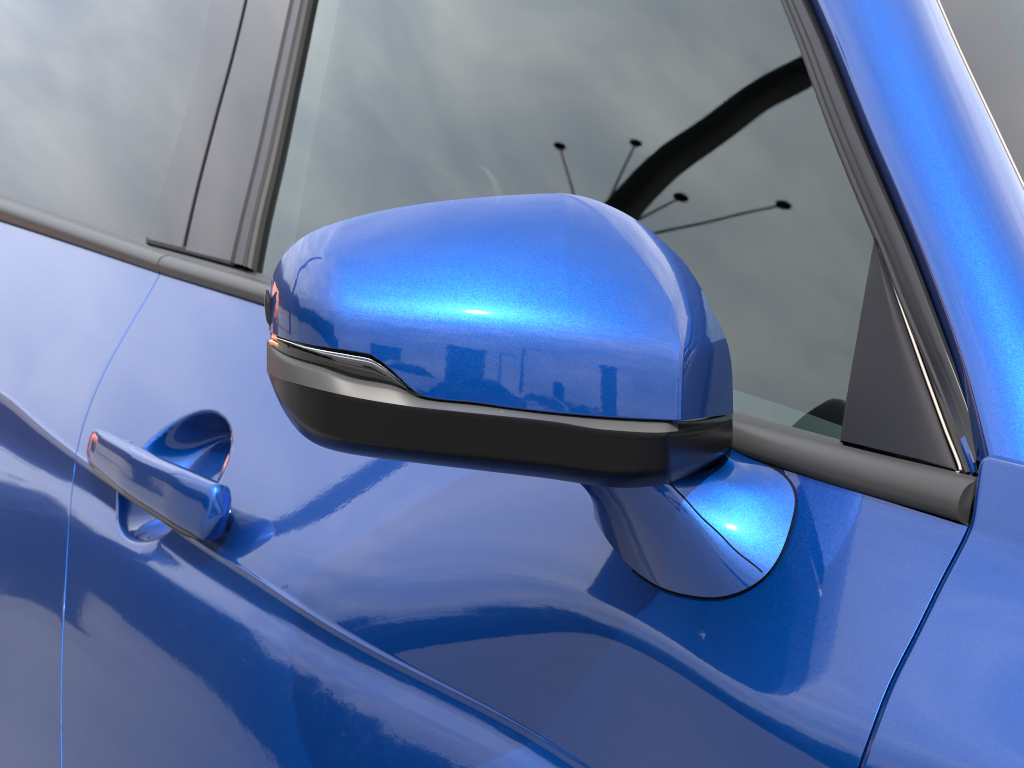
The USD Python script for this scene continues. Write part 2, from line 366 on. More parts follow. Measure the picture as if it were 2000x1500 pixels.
obj('belt_moulding', moulding([(329, 499), (455, 535), (700, 606), (1000, 694), (1432, 818), (1640, 872), (1850, 922), (1908, 937)], [(326, 540), (455, 578), (700, 654), (1000, 748), (1436, 886), (1640, 951), (1840, 1009), (1886, 1023)]), satin_grey, CP)
obj('belt_moulding', moulding([(-400, 259), (-150, 341), (0, 388), (200, 455), (326, 498)], [(-400, 303), (-150, 384), (0, 431), (200, 497), (323, 539)]), satin_grey, CP)
# thin dark seal under the mouldings
ct = curve([(-400, 305), (0, 433), (326, 541), (700, 656), (1436, 888), (1640, 953), (1882, 1023), (1960, 1048)], 160)
A = P0(ct[:, 0], ct[:, 1], 0.0)
obj('belt_seal', tube(A + np.array([0, -0.0005, -0.0012]), 0.0023, 8), rubber, CP)

obj('sill_strip', rib_px([(-300, 266), (0, 374), (286, 470), (500, 530), (760, 604), (1436, 801), (1880, 915)], [(-300, 306), (0, 396), (326, 506), (520, 562), (760, 634), (1436, 826), (1880, 934)], [(0, -0.006), (0, -0.003), (0.25, -0.0015), (1, 0.001)], n=120), trim_grey, CP)
# windows
def pane(pts_top, pts_bot, off, bulge=0.0):
    return rib_px(pts_top, pts_bot, [(s, off) for s in np.linspace(0, 1, 12)])
ca = W(np.array([455, 640, 1960, 1500]), np.array([560, -400, 1010, -400]), -0.004)
fw = np.stack([W(np.linspace(430, 600, 20), np.linspace(610, -300, 20), -0.006), W(np.linspace(2080, 1500, 20), np.linspace(1150, -300, 20), -0.006)], 1)
obj('front_window', grid(np.stack([fw[:, 0] * (1 - t) + fw[:, 1] * t for t in np.linspace(0, 1, 20)], 1)), front_glass, CP, smooth=True)
rw = np.stack([W(np.linspace(-450, -350, 20), np.linspace(320, -400, 20), -0.004), W(np.linspace(372, 545, 20), np.linspace(540, -300, 20), -0.004)], 1)
obj('rear_window', grid(np.stack([rw[:, 0] * (1 - t) + rw[:, 1] * t for t in np.linspace(0, 1, 20)], 1)), rear_glass, CP, smooth=True)

# gloss black pillar panels between the windows
obj('pillar_panel', rib_px([(290, 468), (330, 330), (372, 190), (400, 60), (418, -60)], [(357, 487), (380, 385), (420, 230), (455, 100), (492, -60)], [(0, -0.006), (0, 0.0005), (0.02, 0.0012), (0.98, 0.0012), (1, 0.0005), (1, -0.006)]), black_gloss, CP)
obj('pillar_panel', rib_px([(363, 489), (386, 385), (426, 230), (461, 100), (498, -60)], [(455, 512), (474, 430), (506, 300), (540, 145), (584, -60)], [(0, -0.006), (0, 0.0005), (0.02, 0.0014), (0.98, 0.0014), (1, 0.0005), (1, -0.006)]), black_gloss, CP)
obj('pillar_seal', rib_px([(288, 463), (372, 484), (460, 508)], [(286, 476), (370, 497), (458, 521)], round_prof(0.0012, 0.3, 0.004)), rubber, CP)
# window run channel: rubber lip, grey face, rubber lip
obj('window_channel', rib_px([(452, 514), (471, 432), (503, 302), (537, 147), (582, -60)], [(492, 526), (508, 440), (540, 302), (572, 150), (616, -60)],
    [(0, -0.006), (0, 0.002), (0.12, 0.0035), (0.28, 0.0035), (0.34, 0.0012), (0.36, 0.0030), (0.72, 0.0034), (0.76, 0.0010), (0.80, 0.0042), (0.92, 0.0042), (1, 0.001), (1, -0.006)]), rubber, CP)
chan = str(stage.GetPrimAtPath(CP + '/window_channel').GetPath())
obj('channel_face', rib_px([(465.5, 518), (483.5, 434), (515.5, 302), (548.5, 148), (593.5, -60)], [(480.5, 522), (497.5, 438), (529.5, 302), (562.5, 149), (607, -60)], [(0, 0.0), (0.04, 0.0042), (0.96, 0.0042), (1, 0.0)]), trim_grey, chan)

# front edge of the window: run channel along the windscreen pillar
obj('pillar_channel', rib_px([(1516, -20), (1560, 90), (1614, 240), (1664, 365), (1712, 478), (1760, 600), (1820, 740), (1886, 925)], [(1562, -20), (1612, 90), (1672, 240), (1726, 365), (1776, 478), (1824, 600), (1876, 740), (1916, 880)],
    [(0, -0.008), (0, 0.001), (0.10, 0.0045), (0.22, 0.0045), (0.27, 0.003), (0.55, 0.0075), (0.60, 0.0055), (0.66, 0.0075), (0.95, 0.0085), (1.0, 0.006), (1.0, -0.008)], taper=([0, .8, 1], [1, 1, -0.2])), trim_grey, CP)
obj('pillar_gap', rib_px([(1560, -20), (1610, 90), (1670, 240), (1724, 365), (1774, 478), (1822, 600), (1874, 740), (1918, 890)], [(1592, -20), (1640, 90), (1698, 240), (1752, 365), (1800, 478), (1846, 600), (1896, 740), (1930, 890)], [(0, 0.0005), (1, 0.0005)]), gap_black, CP)
# triangular sail panel at the front corner of the window
sl = curve([(1712, 470), (1700, 525), (1686, 600), (1668, 700), (1652, 790), (1641, 862)], 60)
sr = curve([(1714, 474), (1734, 530), (1762, 612), (1800, 720), (1842, 835), (1874, 922)], 60)
SA, SB = W(sl[:, 0], sl[:, 1], 0.002), W(sr[:, 0], sr[:, 1], 0.002)
sp_prof = [(0, -0.008), (0, 0.0), (0.015, 0.0018), (0.05, 0.0026), (0.55, 0.0045), (0.74, 0.0050), (0.78, 0.0045), (0.97, 0.0028), (1.0, -0.003)]
sail = obj('sail_panel', ribbon(SA, SB, sp_prof, NW), sail_plastic, CP)
# bright edge of the sail panel and the painted sliver behind
e = curve([(1713, 476), (1735, 528), (1764, 610), (1803, 720), (1845, 835), (1876, 918), (1862, 925)], 60)
obj('bright_edging', tube(W(e[:, 0], e[:, 1], 0.003), 0.0009, 8), bright_edge, str(sail.GetPath()))
e = curve([(1724, 478), (1744, 524), (1776, 612), (1816, 722), (1858, 838), (1890, 925)], 60)
obj('edge_seal', tube(W(e[:, 0], e[:, 1], 0.0015), 0.0018, 8), rubber, str(sail.GetPath()))
obj('door_frame', rib_px([(1800, 690), (1830, 765), (1862, 845), (1896, 928)], [(1803, 688), (1850, 760), (1884, 838), (1906, 922)], [(0, -0.003), (0.1, 0.0002), (0.9, 0.0008), (1, -0.003)], n=50), paint, CP)

# ---- windscreen pillar, windscreen
pl = spl([(1530, -160), (1592, -12), (1636, 90), (1694, 236), (1748, 362), (1797, 478), (1843, 598), (1890, 738), (1924, 870), (1934, 905)], 90)
pr = spl([(1755, -160), (1826, -12), (1870, 90), (1932, 222), (1992, 350), (2054, 478), (2120, 610), (2200, 760), (2290, 905), (2330, 960)], 90)
PL = W(pl[:, 0], pl[:, 1], 0.010)
dep = (PL - CAM) @ _F
rr = ray(pr[:, 0], pr[:, 1])
PR = CAM + rr * ((dep - 0.010) / (rr @ _F))[:, None]
nrm = -_F
prof = [(0, -0.02), (0, -0.003), (0.004, -0.0005)] + [(s, 0.0 + 0.019 * (1 - abs(2 * s - 1) ** 2.2)) for s in np.linspace(0.012, 0.985, 46)] + [(0.995, -0.002), (1, -0.02)]
apil = obj('windscreen_pillar', ribbon(PL, PR, prof, nrm), paint, CP, smooth=40)
tang = np.array([0.15, 0.97, 0.18]); tang /= np.linalg.norm(tang)
wn = np.cross(tang, (PR[-1] - PR[0]) / np.linalg.norm(PR[-1] - PR[0])); wn *= np.sign(wn @ -_F); wn /= np.linalg.norm(wn)
def scr(off, reach): return PR + nrm * off + tang * reach
obj('windscreen_seal', tube(PR + nrm * -0.001 + tang * 0.001, 0.0009, 8), bright_edge, CP)
obj('windscreen', grid(np.stack([scr(-0.006, t) for t in np.linspace(0.0, 0.9, 12)], 1)), screen_glass, CP)
obj('windscreen_band', grid(np.stack([scr(-0.0035, t) for t in np.linspace(0.0, 0.058, 6)], 1)), ceramic_band, CP)
# gap between pillar foot and wing
g0 = curve([(1918, 882), (1960, 893), (2100, 930), (2300, 985)], 30)
obj('wing_gap', tube(W(g0[:, 0], g0[:, 1], -0.002), 0.0045, 8), gap_black, CP)

# ================================================================== WING MIRROR (part of the car)
A3 = math.radians(39.0)
e3 = np.array([math.cos(A3), -math.sin(A3), 0.0])
mref = on_plane(np.array(1325.), np.array(750.), [0, -0.105, 0], [0, 1, 0])
MPX = 0.0003
def MP(px, py, c):
    d = ray(px, py); return CAM + d * ((((mref - CAM) @ e3) + np.asarray(c)) / (d @ e3))[..., None]
def F1(pts):
    p = np.array(pts, float); return PchipInterpolator(p[:, 0], p[:, 1], extrapolate=True)
def F1s(pts):
    p = np.array(pts, float); return CubicSpline(p[:, 0], p[:, 1])
capT = F1([(524, 596), (526, 570), (534, 536), (555, 497), (606, 455), (690, 425), (780, 405), (900, 389), (1020, 380), (1075, 378), (1099, 380), (1129, 392), (1180, 428), (1240, 488), (1285, 548), (1324, 612), (1330, 624)])
capE = F1([(524, 597), (560, 596), (630, 603), (750, 613), (950, 624), (1100, 641), (1250, 664), (1330, 682)])
capB = F1([(524, 642), (531, 650), (600, 671), (690, 686), (722, 692), (750, 710), (780, 737), (808, 763), (833, 776), (930, 787), (1000, 797), (1080, 806), (1150, 812), (1240, 818), (1330, 822)])
def cplan(x):
    u_ = (x - 900) / 430.0
    c = -0.022 * u_ ** 2
    q = np.clip((665 - x) / 142.0, 0, 0.9995)
    return c - 0.062 * (1 - np.sqrt(1 - q ** 2))
def tilt_cap(y, x):
    E_, T_ = capE(x), capT(x)
    H = np.where(x < 1090, np.maximum(E_ - T_, 20), 262)
    h = np.clip((E_ - y) / H, 0, 1)
    wdt = 32.0
    sstep = 1 / (1 + np.exp(-(E_ - y) / wdt * 2.2))
    low = 7.5 - 6.5 * np.clip((y - E_) / 150, 0, 1)
    upr = 36 + 26 * h ** 1.3
    return low * (1 - sstep) + upr * sstep
def cap_column(x, ny1=70, ny2=60):
    T_, E_, B_ = float(capT(x)), float(capE(x)), float(capB(x))
    ys = np.unique(np.r_[T_ + (E_ - T_) * np.linspace(0, 1, ny1), E_ + (B_ - E_) * np.linspace(0, 1, ny2)])
    ys = np.interp(np.linspace(0, 1, ny1 + ny2 - 1), np.linspace(0, 1, len(ys)), ys)
    fine_y = np.linspace(B_, T_, 400)
    th = np.radians(tilt_cap(fine_y, np.full_like(fine_y, x)))
    cc = -np.r_[0, np.cumsum(np.tan((th[1:] + th[:-1]) / 2))] * abs(fine_y[1] - fine_y[0]) * MPX
    e0 = np.interp(-E_, -fine_y, cc)
    c = np.interp(-ys, -fine_y, cc) - e0 + cplan(x)
    return ys, c
CX = np.r_[524 + 60 * np.linspace(0, 1, 24) ** 1.8, np.linspace(590, 1330, 150)]
colsP, topC, botC = [], [], []
for x in CX:
    ys, c = cap_column(x)
    colsP.append(np.stack([np.full_like(ys, x), ys, c], -1)); topC.append(c[0]); botC.append(c[-1])
Q = np.stack(colsP, 1)
Q[..., 2] = gaussian_filter(Q[..., 2], (0, 3), mode='nearest')
front_patch = MP(Q[..., 0], Q[..., 1], Q[..., 2])
lastcol = Q[:, -1]                                    # inboard end of the front face
# crease line, from the crown down to the lower corner
itop = np.searchsorted(CX, 1085)
crease = np.concatenate([Q[0, itop:-1], lastcol])     # px, py, c
s_cr = np.r_[0, np.cumsum(np.linalg.norm(np.diff(crease[:, :2], axis=0), axis=1))]
sil = spl([(1086, 377), (1130, 382), (1174, 395), (1240, 428), (1300, 476), (1345, 524), (1390, 602), (1417, 659), (1427, 700), (1431, 750), (1432, 808)], 200)
s_si = np.r_[0, np.cumsum(np.linalg.norm(np.diff(sil, axis=0), axis=1))]
# pair by arc: the corner (1330, 655) of the crease with (1412, 650) of the silhouette
kc = np.array([0, np.interp(655, lastcol[:, 1], s_cr[-len(lastcol):]), s_cr[-1]]); ks = np.array([0, s_si[np.argmin(abs(sil[:, 1] - 650))], s_si[-1]])
sm = np.interp(s_cr, kc, ks)
SX = np.stack([np.interp(sm, s_si, sil[:, 0]), np.interp(sm, s_si, sil[:, 1])], 1)
width = np.linalg.norm(SX - crease[:, :2], axis=1)
side = []
ss = np.linspace(0, 1, 16)
for s in ss:
    px = crease[:, 0] * (1 - s) + SX[:, 0] * s; py = crease[:, 1] * (1 - s) + SX[:, 1] * s
    rec = np.minimum(width * MPX * 1.75, 0.056)
    c = crease[:, 2] - rec * (0.72 * s + 0.28 * s ** 2.0)
    side.append(MP(px, py, c))
side_patch = np.stack(side, 1)
# hem under the cap
hem = np.stack([MP(Q[-1, :, 0], Q[-1, :, 1] + k, Q[-1, :, 2] - r) for k, r in ((0, 0), (0.6, 0.0008), (0.8, 0.006))], 0)
hem2 = side_patch[-1]
rimT = side_patch[:, -1]
cap_mesh = join(grid(front_patch), grid(side_patch), grid(hem))

# black lower cover
covT = F1([(521, 668), (545, 690), (570, 702), (630, 720), (690, 741), (771, 756), (825, 777), (930, 789), (1080, 808), (1240, 820), (1325, 823), (1432, 808)])
covL = F1([(521, 722), (531, 735), (585, 753), (660, 771), (780, 792), (900, 805), (1080, 824), (1180, 840), (1285, 846), (1330, 842), (1432, 820)])
covB = F1([(521, 724), (524, 733), (531, 752), (555, 804), (591, 850), (630, 873), (675, 885), (780, 900), (930, 918), (1080, 936), (1140, 945), (1225, 953), (1285, 948), (1360, 927), (1405, 903), (1424, 882), (1431, 860)])
def ccov(x):
    c = cplan(np.minimum(x, 1318)) + 0.0105
    k = np.clip(x - 1300, 0, None)
    return c - np.where(k > 0, (np.sqrt(k ** 2 + 14 ** 2) - 14) * MPX * 1.75, 0)
VX = np.r_[521 + 60 * np.linspace(0, 1, 24) ** 1.8, np.linspace(586, 1290, 120), np.linspace(1292, 1425, 50), 1428, 1430, 1431]
G = []
for x in VX:
    T_, L_, B_ = float(covT(x)), float(covL(x)), float(covB(x)); L_ = min(max(L_, T_ + 3), B_ - 2)
    cb = float(ccov(np.array(x)))
    led = [(T_ - 6 + 0.0, -0.018), (T_, -0.0078), (T_ + (L_ - T_) * .25, -0.0056), (T_ + (L_ - T_) * .5, -0.0036), (T_ + (L_ - T_) * .75, -0.0018), (T_ + (L_ - T_) * .95, -0.0005), (L_ + 0.06 * (B_ - L_), 0.0)]
    hs = np.linspace(0.12, 1, 26)
    rest = [(L_ + (B_ - L_) * h, -0.0068 * h * min(1, (B_ - L_) / 90) - 0.030 * max(0, (h - 0.70) / 0.30) ** 2.4 * min(1, (B_ - L_) / 70)) for h in hs]
    und = [(B_ - 1.0, -0.045), (B_ - 10.0, -0.062)]
    prof_ = np.array(led + rest + und)
    G.append(np.stack([np.full(len(prof_), x), prof_[:, 0], cb + prof_[:, 1]], -1))
G = np.stack(G, 1)
G[..., 2] = gaussian_filter(G[..., 2], (0, 1.5), mode='nearest')
GP = MP(G[..., 0], G[..., 1], G[..., 2]); kb = int(np.searchsorted(VX, 1322))
cover_mesh = join(grid(GP[5:]), grid(GP[:6, kb:]))
mirror = obj('wing_mirror', cover_mesh, black_plastic, CP, smooth=50, label='blue wing mirror with black lower cover on the front door')
MPATH = str(mirror.GetPath())
obj('mirror_cap', cap_mesh, paint, MPATH, smooth=24)
obj('cover_ledge', grid(GP[:6, :kb + 1]), ledge_sky_grey, MPATH, smooth=50)  # upward ledge of the black cover, toned grey for the sky it mirrors
# rear bezel and mirror glass (on the side turned from the camera)
ring = spl([(530, 560), (555, 497), (606, 456), (690, 427), (780, 408), (900, 392), (1020, 384), (1100, 384), (1174, 399), (1240, 432), (1300, 480), (1345, 528), (1390, 606), (1414, 660), (1424, 700), (1427, 800), (1420, 870), (1360, 918), (1285, 940), (1140, 934), (930, 908), (780, 890), (680, 876), (600, 842), (560, 790), (532, 730), (526, 640), (530, 560)], 140)
def ringP(c, k): 
    cx, cy = 975, 660
    return MP(cx + (ring[:, 0] - cx) * k, cy + (ring[:, 1] - cy) * k, np.full(len(ring), 0.0) + np.where(c > -0.09, np.where(ring[:, 0] > 1240, np.where(ring[:, 1] < 830, -0.088, -0.078), np.interp(ring[:, 1], [380, 560, 640, 950], [-0.092, -0.088, -0.07, -0.062])), c - 0.015))
bez = np.stack([ringP(-0.062, 0.985), ringP(-0.085, 0.99), ringP(-0.105, 0.985), ringP(-0.110, 0.96), ringP(-0.098, 0.93)], 0)
obj('mirror_bezel', grid(bez), black_plastic, MPATH)
obj('mirror_glass', grid(np.stack([ringP(-0.098, k) for k in (0.93, 0.5, 0.001)], 0), flip=True), mirror_silver, MPATH)
# a sliver of the rear bezel, its amber tip and the indicator
tip = spl([(516, 566), (518, 592), (520, 616), (526, 640)], 20)
obj('bezel_tip', tube(MP(tip[:, 0] + 6, tip[:, 1], np.full(20, -0.060)), np.interp(np.linspace(0, 1, 20), [0, .3, .8, 1], [0.0006, 0.0024, 0.0022, 0.0008]), 10), black_gloss, MPATH)
# indicator lens along the outer lower edge
lt = F1([(528, 654), (560, 664), (600, 674), (690, 690), (720, 697), (752, 716), (775, 735)])
lb = F1([(528, 690), (560, 700), (600, 714), (690, 742), (740, 752), (775, 760)])
lx = np.r_[528 + 50 * np.linspace(0, 1, 16) ** 1.7, np.linspace(582, 800, 50)]
lt = F1([(528, 652), (560, 661), (600, 672), (690, 687), (722, 693), (750, 710), (780, 736), (801, 757)])
lb = F1([(528, 676), (560, 699), (600, 713), (690, 742), (740, 753), (780, 764), (801, 772)])
def lens(off, f0, f1, nb=10, bul=0.003):
    g = []
    for f in np.linspace(f0, f1, nb):
        y = lt(lx) * (1 - f) + lb(lx) * f
        g.append(MP(lx, y, cplan(lx) - off + bul * (1 - (2 * (f - f0) / (f1 - f0) - 1) ** 2)))
    return grid(np.stack(g, 0))
ind = obj('indicator_lamp', lens(0.010, -0.1, 1.15, 12, 0.0), gap_black, MPATH)
IP = MPATH
obj('indicator_reflector', lens(0.0075, 0.12, 0.40, 8, 0.003), chrome, IP)
obj('indicator_reflector', lens(0.0075, 0.46, 0.66, 8, 0.002), dark_chrome, IP)
obj('indicator_lens', lens(0.003, -0.05, 1.08, 12, 0.003), lens_clear, IP)
bx = np.linspace(529, 546, 6)
obj('indicator_bulb', tube(MP(np.linspace(531, 548, 8), np.linspace(668, 674, 8), np.full(8, 0.0) + cplan(np.linspace(531, 548, 8)) - 0.0045), 0.0018, 10), amber, IP)

# mirror arm: from the gasket on the door to the underside of the housing
gas = spl([(1424, 872), (1470, 898), (1520, 922), (1542, 944), (1552, 972), (1546, 1016), (1526, 1076), (1494, 1124), (1450, 1153), (1400, 1166), (1345, 1162), (1290, 1146), (1235, 1110), (1190, 1060), (1160, 1010)], 70)
hou = spl([(1395, 850), (1402, 880), (1408, 896), (1404, 905), (1392, 914), (1372, 920), (1345, 926), (1310, 930), (1270, 934), (1235, 935), (1205, 934), (1180, 932), (1155, 928), (1138, 930), (1128, 940)], 70)
GB = D(gas[:, 0], gas[:, 1], 0.003)
# the lower rear part of the gasket lies behind the arm: let it leave the pixel curve smoothly
HB = MP(hou[:, 0], hou[:, 1], np.interp(np.linspace(0, 1, 70), [0, 0.12, 0.25, 0.5, 1], [-0.092, -0.086, -0.070, -0.048, -0.046]))
def arm_row(t, up=0.0):
    b = 0.010 * math.sin(math.pi * t)
    P = GB * (1 - t) + HB * t
    return P
NGB = np.array([0.0, -1.0, 0.25]); NGB /= np.linalg.norm(NGB)
rows = []
mid = (GB + HB) / 2
cen = mid.mean(0)
for t in np.linspace(0, 1, 30):
    P = GB * (1 - t) + HB * t
    out = P - P.mean(0); out /= np.linalg.norm(out, axis=1, keepdims=True)
    rows.append(P - out * 0.004 * math.sin(math.pi * t))
ARM = np.stack(rows, 0)
# creases along the arm
obj('mirror_arm', grid(ARM), paint, MPATH, smooth=30)
obj('arm_gasket', tube(D(gas[:58, 0], gas[:58, 1], 0.0006), 0.0015, 10), gap_black, MPATH)
jj = np.argmin(np.hypot(gas[:, 0] - 1492, gas[:, 1] - 1122)); j2 = np.argmin(np.hypot(hou[:, 0] - 1300, hou[:, 1] - 931))
ln = np.array([ARM[k, int(round(jj + (j2 - jj) * k / 29))] for k in range(30)]); lc = ARM.mean(1)
ln = gaussian_filter(ln, (2, 0), mode='nearest')
obj('arm_joint', tube(ln + (ln - lc) * 0.002, 0.0005, 8), gap_black, MPATH)

# ================================================================== DOOR HANDLE
hb = np.array([(178, 862), (200, 878), (240, 905), (290, 936), (340, 962), (390, 988), (425, 1004), (436, 1008)], float)
hcur = curve(hb, 400)[np.round((np.linspace(0, 1, 40) - 0.07 * np.sin(2 * np.pi * np.linspace(0, 1, 40)) / (2 * np.pi) * -0.0) * 399).astype(int)]
off = np.interp(np.linspace(0, 1, 40), [0, 0.1, 0.35, 0.7, 1.0], [0.012, 0.019, 0.025, 0.024, 0.017])
HC = np.stack([D(hcur[i, 0], hcur[i, 1]) for i in range(40)])
HC = CAM + (HC - CAM) * 1.0
# place the bar clear of the skin, along the same line of points
HCo = np.stack([on_plane(hcur[i, 0], hcur[i, 1], HC[i] + np.array([0, -off[i], 0]), [0, 1, 0]) for i in range(40)])
hh = np.interp(np.linspace(0, 1, 40), [0, 0.06, 0.3, 0.8, 0.95, 1.0], [0.012, 0.0165, 0.0195, 0.0235, 0.0235, 0.021])
hd = np.interp(np.linspace(0, 1, 40), [0, 0.06, 0.3, 0.8, 1.0], [0.006, 0.009, 0.011, 0.0125, 0.011])
ax = np.gradient(HCo, axis=0); ax /= np.linalg.norm(ax, axis=1, keepdims=True)
upv = np.array([0, 0.10, 1.0]); fw_ = np.cross(ax, upv); fw_ /= np.linalg.norm(fw_, axis=1, keepdims=True)
fw_ *= np.sign(fw_[:, 1:2]) * -1
uu = np.cross(fw_, ax); uu *= np.sign(uu[:, 2:3])
th = np.linspace(0, 2 * np.pi, 48, endpoint=False)
sup = lambda a, e: np.sign(a) * np.abs(a) ** e
tt = np.linspace(0, 1, 40)
endr = np.sqrt(np.clip(1 - np.clip((tt - 0.93) / 0.07, 0, 1) ** 2.6, 0.0, 1)) * np.sqrt(np.clip(1 - np.clip((0.06 - tt) / 0.06, 0, 1) ** 2.2, 0.0, 1))
endr = np.maximum(endr, 0.02)
S = np.stack([HCo[i] + uu[i] * (hh[i] * endr[i] * sup(np.sin(th), 0.62))[:, None] + fw_[i] * (hd[i] * (0.25 + 0.75 * endr[i]) * endr[i] ** .3 * sup(np.cos(th), 0.62))[:, None] for i in range(40)])
capA = S[:1].mean(1, keepdims=True); capB_ = S[-1:].mean(1, keepdims=True)
S = np.concatenate([np.repeat(capA, 48, 1), S, np.repeat(capB_, 48, 1)])
hmesh = grid(S, closed=True)
handle = obj('door_handle', hmesh, paint, CP, smooth=40)
HPATH = str(handle.GetPath())
lowline = HCo - uu * (hh * 0.98)[:, None] + fw_ * (hd * 0.55)[:, None]
obj('chrome_strip', tube(lowline[2:37], np.interp(np.linspace(0, 1, 35), [0, .08, .92, 1], [0.0008, 0.0028, 0.0028, 0.0006]), 10), dark_chrome, HPATH)
post = np.linspace(HCo[31] + np.array([-0.012, 0.006, 0]), HCo[31] + np.array([-0.012, 0.05, 0.0]), 6)
obj('handle_post', tube(post, 0.008, 16), paint, HPATH)
post = np.linspace(HCo[3], HCo[3] + np.array([0.0, 0.035, 0.0]), 6)
obj('handle_post', tube(post, 0.009, 16), paint, HPATH)

# ================================================================== rest of the car that the panes show
cab = []
x0, x1 = -2.2, 0.75
obj('cabin_floor', box((-1.1, 0.75, 0.42), (3.8, 1.42, 0.04)), cabin_trim, CP)
obj('far_side', box((-1.1, 1.47, 0.72), (3.8, 0.04, 0.72)), cabin_trim, CP)
obj('far_blackout', box((-1.25, 1.36, 1.34), (3.4, 0.02, 0.58)), cabin_trim, CP)  # opaque slab added where the far window would be, keeps the cabin dark
obj('far_pillar', box((-0.35, 1.365, 1.26), (0.12, 0.05, 0.5)), cabin_trim, CP)
obj('roof', box((-1.62, 0.82, 1.60), (2.7, 1.04, 0.05), 0.02), paint, CP)
obj('headliner', box((-1.62, 0.82, 1.565), (2.66, 1.0, 0.012)), cabin_trim, CP)
obj('tailgate', box((-2.95, 0.86, 1.05), (0.05, 1.1, 1.3)), cabin_trim, CP)
obj('dashboard', box((0.32, 0.75, 0.80), (0.5, 1.36, 0.26), 0.06), cabin_trim, CP)
obj('door_card', box((-1.1, 0.075, 0.70), (3.6, 0.03, 0.50)), cabin_trim, CP)
for yy in (0.42, 1.08):
    seat = obj('seat', box((-0.80, yy, 0.80), (0.16, 0.50, 0.62), 0.06), cabin_trim, CP)
    obj('headrest', box((-0.86, yy, 1.20), (0.11, 0.27, 0.17), 0.045), cabin_trim, str(seat.GetPath()))
ti = curve([(506, 545), (520, 470), (556, 300), (596, 120), (636, -60)], 30); tj = curve([(560, 560), (574, 480), (606, 300), (640, 120), (676, -60)], 30)
pale_strip = plain('pale_strip', (0.62, 0.66, 0.64), 0.6)
qa = curve([(1400, 752), (1500, 782), (1660, 838)], 20); qb = curve([(1400, 815), (1500, 842), (1660, 890)], 20)
obj('sill_reflection', grid(np.stack([W(qa[:, 0], qa[:, 1], -0.016), W(qb[:, 0], qb[:, 1], -0.016)], 1)), pale_strip, CP)  # pale strip inside the glass, painted for the sill reflection in the pane
obj('pillar_trim', grid(np.stack([W(ti[:, 0], ti[:, 1], -0.045), W(tj[:, 0], tj[:, 1], -0.052)], 1)), pale_strip, CP)
obj('bonnet', grid(np.stack([np.stack([np.linspace(0.45, 1.6, 12), np.full(12, y), 1.0 - 0.05 * np.linspace(0, 1, 12) + 0.03 * math.sin(math.pi * (y - 0.05) / 1.4)], -1) for y in np.linspace(0.05, 1.45, 12)], 1), flip=False), paint, CP)
obj('underbody', box((-0.6, 0.75, 0.30), (3.6, 1.5, 0.12), 0.03), gap_black, CP)
for wx in (1.05, -1.75):
    wh = trimesh.creation.cylinder(0.33, 0.22, sections=48); wh.apply_transform(trimesh.transformations.rotation_matrix(np.pi / 2, [1, 0, 0])); wh.apply_translation((wx, 0.12, 0.33))
    wheel = obj('wheel', wh, rubber, CP, smooth=40)
    rm = trimesh.creation.cylinder(0.23, 0.225, sections=48); rm.apply_transform(trimesh.transformations.rotation_matrix(np.pi / 2, [1, 0, 0])); rm.apply_translation((wx, 0.115, 0.33))
    obj('rim', rm, trim_grey, str(wheel.GetPath()), smooth=40)

# ================================================================== what the paint and panes mirror
asphalt = usdkit.material(stage, L + 'pavement', {
    'g': ('geometry', {}), 'n': ('noise_texture', {'scale': 0.35, 'detail': 9.0, 'roughness': 0.6}),
    'r': ('rgb_ramp', {'ramp': [(0.3, (0.075, 0.075, 0.075)), (0.7, (0.115, 0.113, 0.11))]}),
    'f': ('noise_texture', {'scale': 90.0, 'detail': 3.0}), 'b': ('bump', {'strength': 0.3, 'distance': 0.004}),
    'p': ('principled_bsdf', {'roughness': 0.85})},
    [('g.position', 'n.vector'), ('n.fac', 'r.fac'), ('r.color', 'p.base_color'), ('g.position', 'f.vector'), ('f.fac', 'b.height'), ('b.normal', 'p.normal')], surface='p.BSDF')
gx = np.linspace(-1, 1, 41); gx = np.sign(gx) * (np.abs(gx) ** 3) * 900
gnd = np.stack(np.meshgrid(gx, gx, indexing='ij'), -1); gnd = np.concatenate([gnd, np.zeros(gnd.shape[:2] + (1,))], -1)
gp = obj('pavement', grid(gnd, flip=False), asphalt, smooth=False, kind='structure')

